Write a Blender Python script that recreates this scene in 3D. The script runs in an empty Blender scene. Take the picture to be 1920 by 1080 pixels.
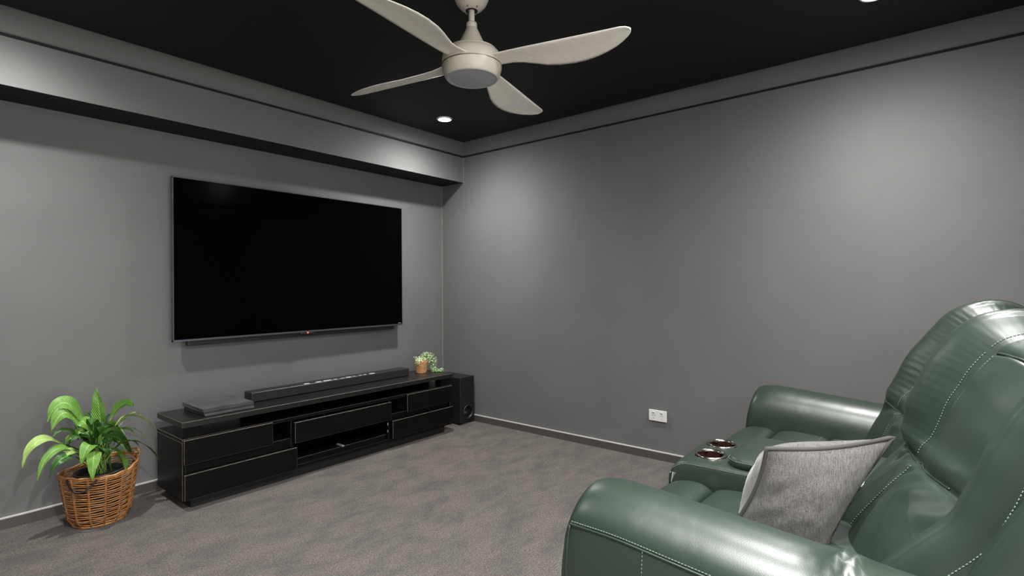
import bpy, bmesh, math, random
from mathutils import Vector, Matrix, noise
R = math.radians
random.seed(7)
C = bpy.context.scene.collection
SC = bpy.context.scene

# ------------------------------------------------------------------ camera
F_PX = 988.64
yaw, pit, rol = R(38.944), R(-0.0316), R(-0.3285)
fw = Vector((math.cos(yaw)*math.cos(pit), math.sin(yaw)*math.cos(pit), math.sin(pit)))
r0 = Vector((math.sin(yaw), -math.cos(yaw), 0)); u0 = r0.cross(fw)
rt = r0*math.cos(rol) + u0*math.sin(rol); up = u0*math.cos(rol) - r0*math.sin(rol)
cd = bpy.data.cameras.new('camera'); cam = bpy.data.objects.new('camera', cd); C.objects.link(cam)
m = Matrix((rt, up, -fw)).transposed().to_4x4(); m.translation = Vector((0, 0, 1.16)); cam.matrix_world = m
cd.sensor_width = 36; cd.lens = F_PX/1920*36; cd.shift_y = -2/1920; cd.clip_start = .02
SC.camera = cam

# ------------------------------------------------------------------ world, lamps, exposure
w = bpy.data.worlds.new('world'); SC.world = w; w.use_nodes = True
w.node_tree.nodes['Background'].inputs[0].default_value = (1.0, .97, .93, 1)
w.node_tree.nodes['Background'].inputs[1].default_value = 3.0  # bright world added as fill, entering through the back wall opening
SC.view_settings.view_transform = 'Standard'; SC.view_settings.look = 'None'
SC.view_settings.exposure = 0.86; SC.view_settings.gamma = 1; SC.view_settings.use_curve_mapping = False
WASH_W, BEAM_W = 8.5, 35.0
LIGHTS = [(2.72, 2.83), (2.73, .206), (.33, 2.83), (.33, .206), (1.5, .206)]  # last one is an added, unseen lamp that brightens the room
def downlamp(x, y, parent, k=1.0, kw=1.0):
    # a downlight throws a soft wash plus a stronger downward beam (photometric falloff by angle)
    for watt, beam in ((WASH_W*kw, False), (BEAM_W, True)):
        l = bpy.data.lights.new('downlight_lamp', 'AREA'); l.shape = 'DISK'; l.size = .085; l.energy = watt*k
        l.color = (1.0, .99, .975)
        if beam:
            l.use_nodes = True; N = l.node_tree.nodes; L = l.node_tree.links
            g = N.new('ShaderNodeNewGeometry'); d = N.new('ShaderNodeVectorMath'); d.operation = 'DOT_PRODUCT'
            L.new(g.outputs['Normal'], d.inputs[0]); L.new(g.outputs['Incoming'], d.inputs[1])
            a = N.new('ShaderNodeMath'); a.operation = 'ABSOLUTE'; L.new(d.outputs['Value'], a.inputs[0])
            p = N.new('ShaderNodeMath'); p.operation = 'POWER'; p.inputs[1].default_value = 2.2; L.new(a.outputs[0], p.inputs[0])
            L.new(p.outputs[0], N['Emission'].inputs['Strength'])
        o = bpy.data.objects.new('downlight_lamp', l); C.objects.link(o); o.parent = parent; o.location = (0, 0, -.016)

# ------------------------------------------------------------------ materials
def mat(name, col, rough=.5, metal=0, spec=.5, noise_amt=0, noise_scale=20, bump=0, bump_scale=200, coat=0, emit=None, col2=None, stretch=None, sheen=0, detail=4):
    M = bpy.data.materials.new(name); M.use_nodes = True; N = M.node_tree.nodes; L = M.node_tree.links
    b = N['Principled BSDF']; b.inputs['Base Color'].default_value = (*col, 1); b.inputs['Roughness'].default_value = rough
    b.inputs['Metallic'].default_value = metal; b.inputs['Specular IOR Level'].default_value = spec; b.inputs['Coat Weight'].default_value = coat
    b.inputs['Sheen Weight'].default_value = sheen
    tc = N.new('ShaderNodeTexCoord'); mp = N.new('ShaderNodeMapping'); L.new(tc.outputs['Object'], mp.inputs[0])
    if stretch: mp.inputs['Scale'].default_value = stretch
    if noise_amt or col2:
        n = N.new('ShaderNodeTexNoise'); n.inputs['Scale'].default_value = noise_scale; n.inputs['Detail'].default_value = detail; L.new(mp.outputs[0], n.inputs[0])
        r = N.new('ShaderNodeValToRGB'); r.color_ramp.elements[0].position = .3; r.color_ramp.elements[1].position = .7
        c2 = col2 or tuple(min(1, c*(1+noise_amt)) for c in col); c1 = col if col2 else tuple(c*(1-noise_amt) for c in col)
        r.color_ramp.elements[0].color = (*c1, 1); r.color_ramp.elements[1].color = (*c2, 1)
        L.new(n.outputs['Fac'], r.inputs[0]); L.new(r.outputs[0], b.inputs['Base Color'])
    if bump:
        n = N.new('ShaderNodeTexNoise'); n.inputs['Scale'].default_value = bump_scale; n.inputs['Detail'].default_value = 3; L.new(mp.outputs[0], n.inputs[0])
        bp = N.new('ShaderNodeBump'); bp.inputs['Strength'].default_value = bump; bp.inputs['Distance'].default_value = .002
        L.new(n.outputs['Fac'], bp.inputs['Height']); L.new(bp.outputs[0], b.inputs['Normal'])
    if emit:
        b.inputs['Emission Color'].default_value = (*emit[0], 1); b.inputs['Emission Strength'].default_value = emit[1]
    return M
M_wall = mat('wall_paint', (.160, .1595, .158), .66, noise_amt=.05, noise_scale=2.2, bump=.25, bump_scale=260, spec=.25)
M_ceil = mat('ceiling_paint', (.0115, .0115, .0125), .6, spec=.25, bump=.1)
M_skirt = mat('skirting_paint', (.085, .080, .077), .3, spec=.6)
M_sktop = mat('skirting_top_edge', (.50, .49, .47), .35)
M_bead = mat('corner_bead_paint', (.26, .26, .25), .4)
M_gap = mat('shadow_gap', (.006, .006, .006), .8)
M_blackt = mat('black_lacquer_top', (.007, .007, .007), .36, spec=.8, bump=.1, bump_scale=60)
M_black = mat('black_lacquer', (.0038, .0038, .0038), .36, spec=.2, noise_amt=.35, noise_scale=26, bump=.12, bump_scale=60, stretch=(.3, 3, 3))
M_worn = mat('worn_edge', (.13, .11, .095), .55, col2=(.03, .028, .025), noise_scale=45)
M_void = mat('cabinet_inside', (.006, .006, .006), .6)
M_plast = mat('black_plastic', (.016, .0165, .018), .42, bump=.1, bump_scale=500)
M_sub = mat('subwoofer_vinyl', (.0105, .0115, .0145), .45, bump=.15, bump_scale=400)
M_cons = mat('console_plastic', (.075, .075, .075), .45, noise_amt=.3, noise_scale=14)
M_screen = mat('screen_glass', (.0008, .0008, .0009), .16, spec=.035)
M_bezel = mat('bezel_metal', (.13, .13, .14), .3, metal=.8)
M_chin = mat('chin_metal', (.22, .23, .27), .32, metal=.9)
M_white = mat('white_plastic', (.80, .80, .79), .35)
M_slot = mat('socket_slot', (.05, .05, .05), .6)
M_fan = mat('fan_cream', (.46, .43, .365), .38, noise_amt=.03, noise_scale=9)
M_blade = mat('fan_blade_cream', (.76, .73, .66), .4, noise_amt=.05, noise_scale=40, bump=.1)
M_diff = mat('fan_diffuser', (.30, .32, .335), .35)
M_screw = mat('screw_metal', (.35, .3, .25), .4, metal=1)
M_lamp = mat('lamp_diffuser', (1, 1, 1), .5, emit=((1, .98, .95), 9))
M_led = mat('red_led', (.7, .02, .02), .4, emit=((1, .06, .05), 1.6))
M_silver = mat('silver_plastic', (.42, .42, .47), .35, metal=.4)
M_cup = mat('cup_metal', (.055, .022, .018), .25, metal=.5, spec=.6)
M_cuprim = mat('cup_rim', (.35, .33, .30), .22, metal=1)
M_thread = mat('stitch_thread', (.13, .18, .14), .55)
M_stem = mat('leaf_stem', (.22, .34, .09), .5)
M_soil = mat('potting_soil', (.02, .014, .01), .9, bump=1, bump_scale=90)
M_pot = mat('nursery_pot', (.02, .02, .02), .4)
M_strap = mat('dark_strap', (.012, .011, .011), .5)
M_wick = mat('wicker', (.30, .125, .042), .38, col2=(.54, .27, .105), noise_scale=32, spec=.5)
M_wickd = mat('wicker_stake', (.25, .10, .035), .4, col2=(.42, .19, .07), noise_scale=40)
M_wick2 = mat('small_wicker', (.62, .30, .11), .45, col2=(.85, .50, .24), noise_scale=60, bump=.4, bump_scale=120)
M_pearl = mat('pale_leaflet', (.62, .66, .36), .45, col2=(.85, .84, .55), noise_scale=25)
M_pearl2 = mat('green_leaflet', (.10, .24, .09), .45, col2=(.40, .58, .34), noise_scale=30)

def leather():
    M = mat('green_leather', (.018, .031, .022), .40, spec=.75)
    N = M.node_tree.nodes; L = M.node_tree.links; b = N['Principled BSDF']
    tc = N['Texture Coordinate']
    n1 = N.new('ShaderNodeTexNoise'); n1.inputs['Scale'].default_value = 9; n1.inputs['Detail'].default_value = 3
    n2 = N.new('ShaderNodeTexVoronoi'); n2.inputs['Scale'].default_value = 420
    n3 = N.new('ShaderNodeTexNoise'); n3.inputs['Scale'].default_value = 5.5; n3.inputs['Detail'].default_value = 2; n3.inputs['Distortion'].default_value = .8
    for n in (n1, n2, n3): L.new(tc.outputs['Object'], n.inputs['Vector'])
    b1 = N.new('ShaderNodeBump'); b1.inputs['Strength'].default_value = .07; b1.inputs['Distance'].default_value = .001; L.new(n2.outputs['Distance'], b1.inputs['Height'])
    b2 = N.new('ShaderNodeBump'); b2.inputs['Strength'].default_value = .22; b2.inputs['Distance'].default_value = .012; L.new(n3.outputs['Fac'], b2.inputs['Height'])
    L.new(b1.outputs[0], b2.inputs['Normal']); L.new(b2.outputs[0], b.inputs['Normal'])
    r = N.new('ShaderNodeMapRange'); r.inputs[3].default_value = .33; r.inputs[4].default_value = .46; L.new(n1.outputs['Fac'], r.inputs[0]); L.new(r.outputs[0], b.inputs['Roughness'])
    return M
M_leather = leather()

def carpet_mat():
    M = mat('carpet', (.1, .09, .08), .95, spec=.1, sheen=.25)
    N = M.node_tree.nodes; L = M.node_tree.links; b = N['Principled BSDF']; tc = N['Texture Coordinate']
    mp = N.new('ShaderNodeMapping'); mp.inputs['Rotation'].default_value = (0, 0, .5); mp.inputs['Scale'].default_value = (1.0, 1.8, 1); L.new(tc.outputs['Object'], mp.inputs[0])
    big = N.new('ShaderNodeTexNoise'); big.inputs['Scale'].default_value = 4.2; big.inputs['Detail'].default_value = 5; big.inputs['Roughness'].default_value = .68; big.inputs['Distortion'].default_value = .4; L.new(mp.outputs[0], big.inputs[0])
    fine = N.new('ShaderNodeTexNoise'); fine.inputs['Scale'].default_value = 135; fine.inputs['Detail'].default_value = 5; fine.inputs['Roughness'].default_value = .9; L.new(tc.outputs['Object'], fine.inputs[0])
    r1 = N.new('ShaderNodeValToRGB'); e = r1.color_ramp.elements; e[0].position = .32; e[0].color = (.060, .050, .042, 1); e[1].position = .60; e[1].color = (.135, .113, .096, 1); L.new(big.outputs['Fac'], r1.inputs[0])
    r2 = N.new('ShaderNodeValToRGB'); e = r2.color_ramp.elements; e[0].position = .42; e[0].color = (.12, .11, .10, 1); e[1].position = .58; e[1].color = (1.75, 1.74, 1.72, 1); L.new(fine.outputs['Fac'], r2.inputs[0])
    mx = N.new('ShaderNodeMix'); mx.data_type = 'RGBA'; mx.blend_type = 'MULTIPLY'; mx.inputs[0].default_value = 1; L.new(r1.outputs[0], mx.inputs[6]); L.new(r2.outputs[0], mx.inputs[7]); L.new(mx.outputs[2], b.inputs['Base Color'])
    bp = N.new('ShaderNodeBump'); bp.inputs['Strength'].default_value = .9; bp.inputs['Distance'].default_value = .006; L.new(fine.outputs['Fac'], bp.inputs['Height'])
    b2 = N.new('ShaderNodeBump'); b2.inputs['Strength'].default_value = .35; b2.inputs['Distance'].default_value = .02; L.new(big.outputs['Fac'], b2.inputs['Height']); L.new(bp.outputs[0], b2.inputs['Normal']); L.new(b2.outputs[0], b.inputs['Normal'])
    return M
M_carpet = carpet_mat()

def fabric_mat():
    M = mat('grey_linen', (.2, .2, .2), .9, spec=.15, sheen=.3)
    N = M.node_tree.nodes; L = M.node_tree.links; b = N['Principled BSDF']; tc = N['Texture Coordinate']
    ns = []
    for sc in ((60, 900, 60), (900, 60, 900)):
        mp = N.new('ShaderNodeMapping'); mp.inputs['Scale'].default_value = sc; L.new(tc.outputs['Object'], mp.inputs[0])
        n = N.new('ShaderNodeTexNoise'); n.inputs['Scale'].default_value = 1; n.inputs['Detail'].default_value = 2; L.new(mp.outputs[0], n.inputs[0]); ns.append(n)
    a = N.new('ShaderNodeMath'); a.operation = 'ADD'; L.new(ns[0].outputs['Fac'], a.inputs[0]); L.new(ns[1].outputs['Fac'], a.inputs[1])
    r = N.new('ShaderNodeValToRGB'); e = r.color_ramp.elements; e[0].position = .38; e[0].color = (.045, .043, .041, 1); e[1].position = .62; e[1].color = (.15, .145, .14, 1)
    h = N.new('ShaderNodeMath'); h.operation = 'MULTIPLY'; h.inputs[1].default_value = .5; L.new(a.outputs[0], h.inputs[0]); L.new(h.outputs[0], r.inputs[0]); L.new(r.outputs[0], b.inputs['Base Color'])
    bp = N.new('ShaderNodeBump'); bp.inputs['Strength'].default_value = .35; bp.inputs['Distance'].default_value = .001; L.new(a.outputs[0], bp.inputs['Height'])
    n3 = N.new('ShaderNodeTexNoise'); n3.inputs['Scale'].default_value = 9; n3.inputs['Detail'].default_value = 2; L.new(tc.outputs['Object'], n3.inputs['Vector'])
    b2 = N.new('ShaderNodeBump'); b2.inputs['Strength'].default_value = .6; b2.inputs['Distance'].default_value = .02; L.new(n3.outputs['Fac'], b2.inputs['Height']); L.new(bp.outputs[0], b2.inputs['Normal']); L.new(b2.outputs[0], b.inputs['Normal'])
    return M
M_linen = fabric_mat()

def leaf_mat(name, c1, c2, midrib):
    M = bpy.data.materials.new(name); M.use_nodes = True; N = M.node_tree.nodes; L = M.node_tree.links; b = N['Principled BSDF']
    b.inputs['Roughness'].default_value = .28; b.inputs['Specular IOR Level'].default_value = .6
    uv = N.new('ShaderNodeUVMap'); uv.uv_map = 'UVMap'; sp = N.new('ShaderNodeSeparateXYZ'); L.new(uv.outputs[0], sp.inputs[0])
    ab = N.new('ShaderNodeMath'); ab.operation = 'ABSOLUTE'; L.new(sp.outputs[0], ab.inputs[0])
    rb = N.new('ShaderNodeMapRange'); rb.inputs[1].default_value = .04; rb.inputs[2].default_value = .10; rb.inputs[3].default_value = 1; rb.inputs[4].default_value = 0; L.new(ab.outputs[0], rb.inputs[0])
    # veins running obliquely from the midrib
    ve = N.new('ShaderNodeMath'); ve.operation = 'MULTIPLY_ADD'; L.new(ab.outputs[0], ve.inputs[0]); ve.inputs[1].default_value = -.35; L.new(sp.outputs[1], ve.inputs[2])
    wv = N.new('ShaderNodeMath'); wv.operation = 'MULTIPLY'; wv.inputs[1].default_value = 80; L.new(ve.outputs[0], wv.inputs[0])
    sn = N.new('ShaderNodeMath'); sn.operation = 'SINE'; L.new(wv.outputs[0], sn.inputs[0])
    n = N.new('ShaderNodeTexNoise'); n.inputs['Scale'].default_value = 14; tc = N.new('ShaderNodeTexCoord'); L.new(tc.outputs['Object'], n.inputs[0])
    mx = N.new('ShaderNodeMix'); mx.data_type = 'RGBA'; mx.inputs[6].default_value = (*c1, 1); mx.inputs[7].default_value = (*c2, 1); L.new(n.outputs['Fac'], mx.inputs[0])
    mr = N.new('ShaderNodeMix'); mr.data_type = 'RGBA'; mr.inputs[7].default_value = (*midrib, 1); L.new(rb.outputs[0], mr.inputs[0]); L.new(mx.outputs[2], mr.inputs[6]); L.new(mr.outputs[2], b.inputs['Base Color'])
    bp = N.new('ShaderNodeBump'); bp.inputs['Strength'].default_value = .5; bp.inputs['Distance'].default_value = .002; L.new(sn.outputs[0], bp.inputs['Height']); L.new(bp.outputs[0], b.inputs['Normal'])
    b.inputs['Subsurface Weight'].default_value = 0
    return M
M_leaf = [leaf_mat('leaf_green', (.06, .19, .022), (.26, .50, .09), (.36, .55, .16)),
          leaf_mat('leaf_dark', (.018, .08, .014), (.06, .18, .03), (.20, .36, .10)),
          leaf_mat('leaf_light', (.24, .44, .07), (.50, .66, .22), (.55, .68, .28))]

# ------------------------------------------------------------------ helpers
def tag(o, label=None, cat=None, group=None, kind=None):
    if label: o['label'] = label
    if cat: o['category'] = cat
    if group: o['group'] = group
    if kind: o['kind'] = kind
    return o
def thing(name, label, cat, loc=(0, 0, 0), group=None):
    o = bpy.data.objects.new(name, None); C.objects.link(o); o.location = loc; o.empty_display_size = .05
    return tag(o, label, cat, group)
def link(name, me, mats, parent=None, smooth=False, kind=None, label=None):
    if not isinstance(mats, (list, tuple)): mats = [mats]
    for q in mats: me.materials.append(q)
    if smooth: me.polygons.foreach_set('use_smooth', [True]*len(me.polygons))
    o = bpy.data.objects.new(name, me); C.objects.link(o)
    if parent:
        o.parent = parent
        # geometry is written in world coordinates: shift it into the parent's frame
        p = parent; off = Vector((0, 0, 0))
        while p: off += p.location; p = p.parent
        me.transform(Matrix.Translation(-off))
    if kind: o['kind'] = kind
    if label: o['label'] = label
    return o
def bm_obj(name, bm, mats, parent=None, smooth=False, kind=None, label=None):
    bmesh.ops.recalc_face_normals(bm, faces=bm.faces)
    me = bpy.data.meshes.new(name); bm.to_mesh(me); bm.free()
    return link(name, me, mats, parent, smooth, kind, label)
def box(bm, x0, x1, y0, y1, z0, z1, bev=0, seg=2, mi=0, bmi=-1):
    r = bmesh.ops.create_cube(bm, size=1)
    vs = r['verts']
    for v in vs: v.co = Vector(((x0+x1)/2+v.co.x*(x1-x0), (y0+y1)/2+v.co.y*(y1-y0), (z0+z1)/2+v.co.z*(z1-z0)))
    fs = list({f for v in vs for f in v.link_faces})
    for f in fs: f.material_index = mi
    if bev:
        es = list({e for v in vs for e in v.link_edges})
        bmesh.ops.bevel(bm, geom=es, offset=bev, segments=seg, profile=.5, affect='EDGES', material=bmi)
def boxo(name, dims, m, parent=None, bev=0, seg=2, bmat=None, **k):
    bm = bmesh.new(); box(bm, *dims, bev=bev, seg=seg, bmi=1 if bmat else -1)
    o = bm_obj(name, bm, [m, bmat] if bmat else m, parent, **k)
    return o
def lathe(bm, prof, cx, cy, n=32, caps=True, mi=0):
    rings = []
    for r, z in prof:
        rings.append([bm.verts.new((cx+r*math.cos(2*math.pi*k/n), cy+r*math.sin(2*math.pi*k/n), z)) for k in range(n)])
    for a, b in zip(rings, rings[1:]):
        for k in range(n):
            f = bm.faces.new((a[k], a[(k+1) % n], b[(k+1) % n], b[k])); f.material_index = mi; f.smooth = True
    if caps:
        for rg in (rings[0], rings[-1]):
            f = bm.faces.new(rg); f.material_index = mi
def tube(bm, pts, rad, n=6, closed=False, mi=0):
    pts = [Vector(p) for p in pts]; N = len(pts); rings = []
    prev = None
    for i, p in enumerate(pts):
        if closed: t = pts[(i+1) % N]-pts[i-1]
        else: t = pts[min(i+1, N-1)]-pts[max(i-1, 0)]
        t.normalize()
        a = Vector((0, 0, 1)) if abs(t.z) < .9 else Vector((1, 0, 0))
        if prev is None: u = t.cross(a).normalized()
        else:
            u = prev - t*prev.dot(t)
            u = u.normalized() if u.length > 1e-6 else t.cross(a).normalized()
        prev = u; v = t.cross(u)
        rr = rad[i] if isinstance(rad, (list, tuple)) else rad
        rings.append([bm.verts.new(p+(u*math.cos(2*math.pi*k/n)+v*math.sin(2*math.pi*k/n))*rr) for k in range(n)])
    rng = range(N) if closed else range(N-1)
    for i in rng:
        a, b = rings[i], rings[(i+1) % N]
        for k in range(n):
            f = bm.faces.new((a[k], a[(k+1) % n], b[(k+1) % n], b[k])); f.smooth = True; f.material_index = mi
    if not closed:
        bm.faces.new(rings[0]); bm.faces.new(rings[-1])
def crom(P, t, closed=False):
    """Catmull-Rom through P (list of Vectors) at parameter t in [0, len-1]."""
    n = len(P)
    if closed: i = int(math.floor(t)) % n; f = t-math.floor(t); g = lambda k: P[(i+k) % n]
    else:
        i = min(int(t), n-2); f = t-i; g = lambda k: P[min(max(i+k, 0), n-1)]
    a, b, c, d = g(-1), g(0), g(1), g(2)
    return .5*((2*b)+(c-a)*f+(2*a-5*b+4*c-d)*f*f+(3*b-a-3*c+d)*f*f*f)
def spline(P, n, closed=False):
    P = [Vector(p) for p in P]; L = len(P) if closed else len(P)-1
    return [crom(P, L*k/(n if closed else n-1), closed) for k in range(n)]
def grid_mesh(bm, rows, closed_u=False, cap=False, mi=0):
    vs = [[bm.verts.new(p) for p in r] for r in rows]
    for a, b in zip(vs, vs[1:]):
        m_ = len(a)
        for k in range(m_ if closed_u else m_-1):
            f = bm.faces.new((a[k], a[(k+1) % m_], b[(k+1) % m_], b[k])); f.smooth = True; f.material_index = mi
    if cap and closed_u:
        bm.faces.new(vs[0]); bm.faces.new(vs[-1])
    return vs
def stitches(name, pts, parent, spacing=.0085, ln=.0055, rad=.0011, m_=None, offs=(0,)):
    pts = [Vector(p) for p in pts]; bm = bmesh.new()
    d = [0]
    for a, b in zip(pts, pts[1:]): d.append(d[-1]+(b-a).length)
    def at(s):
        for i in range(len(pts)-1):
            if d[i+1] >= s: return pts[i].lerp(pts[i+1], (s-d[i])/max(1e-9, d[i+1]-d[i]))
        return pts[-1].copy()
    s = .003
    while s+ln < d[-1]:
        a, b = at(s), at(s+ln); tube(bm, [a, b], rad, n=4); s += spacing
    return bm_obj(name, bm, m_ or M_thread, parent, kind='stuff')
def gauss(x, m_, s): return math.exp(-((x-m_)/s)**2)

# ------------------------------------------------------------------ room
XW, YW, YB, ZB, ZC = 3.3505, 3.5266, 3.2528, 2.0774, 2.4
XL, YR = -.62, -.85
def struct(name, dims, m_, bev=0): o = boxo(name, dims, m_, bev=bev); o['kind'] = 'structure'; return o
struct('floor', (XL-.1, XW+.1, YR-.1, YW+.1, -.06, 0), M_carpet)
struct('ceiling', (XL-.1, XW+.1, YR-.1, YW+.1, ZC, ZC+.06), M_ceil)
struct('wall_front', (XL-.1, XW+.1, YW, YW+.1, -.06, ZC), M_wall)
struct('wall_right', (XW, XW+.1, YR-.1, YW, -.06, ZC), M_wall)
struct('wall_left', (XL-.1, XL, YR-.1, YW, -.06, ZC), M_wall)
# unseen back wall; the wide opening is added to let fill light in
bm = bmesh.new(); box(bm, 1.3, XW, YR-.1, YR, -.06, ZC); box(bm, XL, -.5, YR-.1, YR, -.06, ZC); box(bm, -.5, 1.3, YR-.1, YR, 2.1, ZC)
o = bm_obj('wall_back', bm, M_wall); o['kind'] = 'structure'
bm = bmesh.new(); box(bm, XL, XW, YB, YW, ZB, ZC, bev=.002)
for f in bm.faces:
    if f.calc_center_median().z < ZB+.0005: f.material_index = 1      # underside uses the dark ceiling material
o = bm_obj('trim_1', bm, [M_wall, M_ceil]); o['kind'] = 'structure'           # boxed bulkhead above the television
# cove cornice: concave quarter profile swept along the bulkhead and the right wall
def cove(name, a, b, nrm, ma, mb):
    """a, b: ends on the wall line; nrm: into the room; ma, mb: mitre shift along the run per unit projection"""
    a, b, nrm = Vector(a), Vector(b), Vector(nrm); t = (b-a).normalized(); R_ = .088
    prof = [(0.0, 0), (.012, 0.0)]
    prof = []
    for k in range(11):
        an = R(90)*k/10; prof.append((R_*(1-math.cos(an))+.004*(1-k/10), -R_*(1-math.sin(an))-0.0))
    bm = bmesh.new(); rows = []
    for (p, z) in [(0.0, -R_)]+prof+[(R_+.004, 0)]:
        q0 = a+nrm*p+t*(ma*p); q1 = b+nrm*p+t*(mb*p)
        rows.append([Vector((q0.x, q0.y, ZC+z)), Vector((q1.x, q1.y, ZC+z))])
    grid_mesh(bm, rows)
    o = bm_obj(name, bm, M_wall); o['kind'] = 'structure'; return o
cove('trim_2', (XL, YB, 0), (XW, YB, 0), (0, -1, 0), 1, -1)
cove('trim_3', (XW, YR, 0), (XW, YB, 0), (-1, 0, 0), 0, -1)
struct('trim_4', (XL, XW, YB-.0045, YB+.001, 2.2975, 2.3095), M_gap)
struct('trim_5', (XW-.0045, XW+.001, YR, YB, 2.2975, 2.3095), M_gap)
struct('trim_6', (XW-.006, XW, YW-.006, YW, .058, ZB), M_bead)
struct('trim_7', (XW-.005, XW, YB-.005, YB, ZB, 2.297), M_bead)
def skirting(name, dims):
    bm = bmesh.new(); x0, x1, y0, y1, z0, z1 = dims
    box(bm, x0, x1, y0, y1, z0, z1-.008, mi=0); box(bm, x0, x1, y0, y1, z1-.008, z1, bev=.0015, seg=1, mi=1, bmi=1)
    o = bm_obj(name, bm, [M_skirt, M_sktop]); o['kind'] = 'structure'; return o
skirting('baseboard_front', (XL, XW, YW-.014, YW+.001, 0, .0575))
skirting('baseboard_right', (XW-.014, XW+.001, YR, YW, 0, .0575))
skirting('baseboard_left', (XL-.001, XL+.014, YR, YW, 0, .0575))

# ------------------------------------------------------------------ ceiling lights
LK = [(.66, .55), (.60, .5), (.68, .18), (1.3, 1.4), (.66, 1.9)]
LL = ['round recessed downlight glowing near the corner of the two walls',
      'round recessed downlight above the green sofa, cut by the top edge of the photo',
      'round recessed downlight above the bulkhead end over the plant', 'round recessed downlight above the camera', 'added unseen downlight above the near seat of the sofa, between the two rear lights']
for i, (x, y) in enumerate(LIGHTS):
    t = thing('downlight', LL[i], 'light', (x, y, ZC), 'recessed ceiling downlights')
    bm = bmesh.new(); lathe(bm, [(.045, ZC-.001), (.046, ZC-.006), (.054, ZC-.006), (.058, ZC-.001)], x, y, caps=False); bm_obj('trim_ring', bm, M_white, t)
    bm = bmesh.new(); lathe(bm, [(.046, ZC-.002), (.046, ZC-.005), (.03, ZC-.008)], x, y); bm_obj('diffuser', bm, M_lamp, t)
    downlamp(x, y, t, LK[i][0], LK[i][1])

# ------------------------------------------------------------------ sofa
SOFA = thing('recliner_sofa', 'green leather two-seat recliner sofa with stitched backs and a cup-holder console', 'sofa', (2.1, .2, 0))
def arm_drop(y): return -.0 if y > .62 else -.085*(min(.62-y, .6))
def armrest(x0, x1, name):
    sgn = 1 if x1 > x0 else -1; W = abs(x1-x0)
    prof = [(0, .05), (0, .2), (-.006, .35), (-.008, .48), (0, .548), (.000, .560), (.012, .588), (.045, .622), (.085, .640), (.13, .643), (.18, .628), (.222, .592), (.245, .54), (.252, .46), (.25, .3), (.25, .05)]
    ys = [-.28, -.1, .0, .06, .10, .14, .18, .24, .34, .45, .53, .60, .66, .70, .728, .745, .755, .758]
    ks = {.70: (.985, 0), .728: (.95, .002), .745: (.86, .006), .755: (.70, .013), .758: (.55, .024)}
    rows = []
    for y in ys:
        k, ins = ks.get(y, (1, 0)); pts = []
        for (px, z) in prof:
            if z > .35: z = .35+(z-.35)*k
            px2 = px*W/.25
            px2 = ins+(px2)*(W-2*ins)/W
            zz = z+(arm_drop(y)*max(0, min(1, (z-.35)/.2)))
            front = 0
            if y > .72: front = .016*max(0, 1-abs(z-.32)/.28)          # padded front panel bows forward
            pts.append(Vector((x0+sgn*px2, y+front, zz)))
        rows.append(pts)
    # resample
    R1 = []
    cols = [spline([r[k] for r in rows], 60) for k in range(len(prof))]
    for j in range(60): R1.append(spline([c[j] for c in cols], 46))
    if x0 < 2:                                                            # creased leather where arm meets the back
        for r in R1:
            for p in r:
                if p.z > .5:
                    g = math.exp(-((p.y-.135)/.05)**2-((p.x-1.215)/.06)**2)
                    p.z += g*(.030+.007*math.sin(p.x*95+p.y*190))
    bm = bmesh.new(); vs = grid_mesh(bm, R1)
    f = bm.faces.new(vs[-1]); 
    o = bm_obj(name, bm, M_leather, SOFA, smooth=True)
    return o, cols
def groove_tube(name, pts, rad, parent, m_=M_leather):
    bm = bmesh.new(); tube(bm, pts, rad, n=8); return bm_obj(name, bm, m_, parent)
for (x0, x1, s) in ((1.14, 1.395, -1), (3.075, 2.82, 1)):
    o, cols = armrest(x0, x1, 'armrest')
    xo = x0+s*.001
    seam = [Vector((xo, y, .556+arm_drop(y))) for y in (-.2, 0, .15, .3, .45, .6, .70, .735)]
    groove_tube('piping', spline([p+Vector((0, 0, -.003)) for p in seam], 40), .0028, o)
    stitches('stitching', [p+Vector((-s*-.002, 0, .006)) for p in spline(seam, 40)], o, spacing=.0075)
    side = [Vector((x0+s*.0085, .536, z)) for z in (.05, .2, .35, .48)]+[Vector((x0+s*.001, .536, .55))]
    stitches('stitching', spline(side, 12), o, spacing=.009)
    fr = [Vector((x0-s*.012, .75, z)) for z in (.1, .3, .5)]
    groove_tube('piping', spline([(x0-s*-.001, .742, .05), (x0-s*-.003, .745, .3), (x0-s*-.003, .743, .48), (x0, .736, .55)], 16), .003, o)

def seat(xa, xb):
    prof = [(.02, .43), (.12, .44), (.25, .455), (.34, .462), (.372, .458), (.385, .445), (.398, .458), (.44, .466), (.52, .468), (.575, .462), (.598, .448), (.606, .425), (.616, .448), (.645, .464), (.69, .466), (.735, .455), (.775, .425), (.797, .37), (.800, .28), (.795, .15), (.785, .07)]
    W = xb-xa
    rows = []
    P = spline([Vector((0, y, z)) for y, z in prof], 110)
    NX = 40
    for j, p in enumerate(P):
        r = []
        for k in range(NX+1):
            s = k/NX; e = min(s, 1-s)
            d = .05*max(0, 1-e/.14)**2.2
            top = 1 if p.z > .38 else .25
            y, z = p.y, p.z
            z -= d*top+.10*(max(0, 1-e/.02))*top
            z += .012*math.sin(math.pi*s)*(1 if p.y < .77 else 0)
            y -= d*.5 if p.z < .44 and p.y > .7 else 0
            z += .0025*noise.noise(Vector((s*5, y*14, xa)))
            r.append(Vector((xa+W*s, y, z)))
        rows.append(r)
    return rows, P
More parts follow.
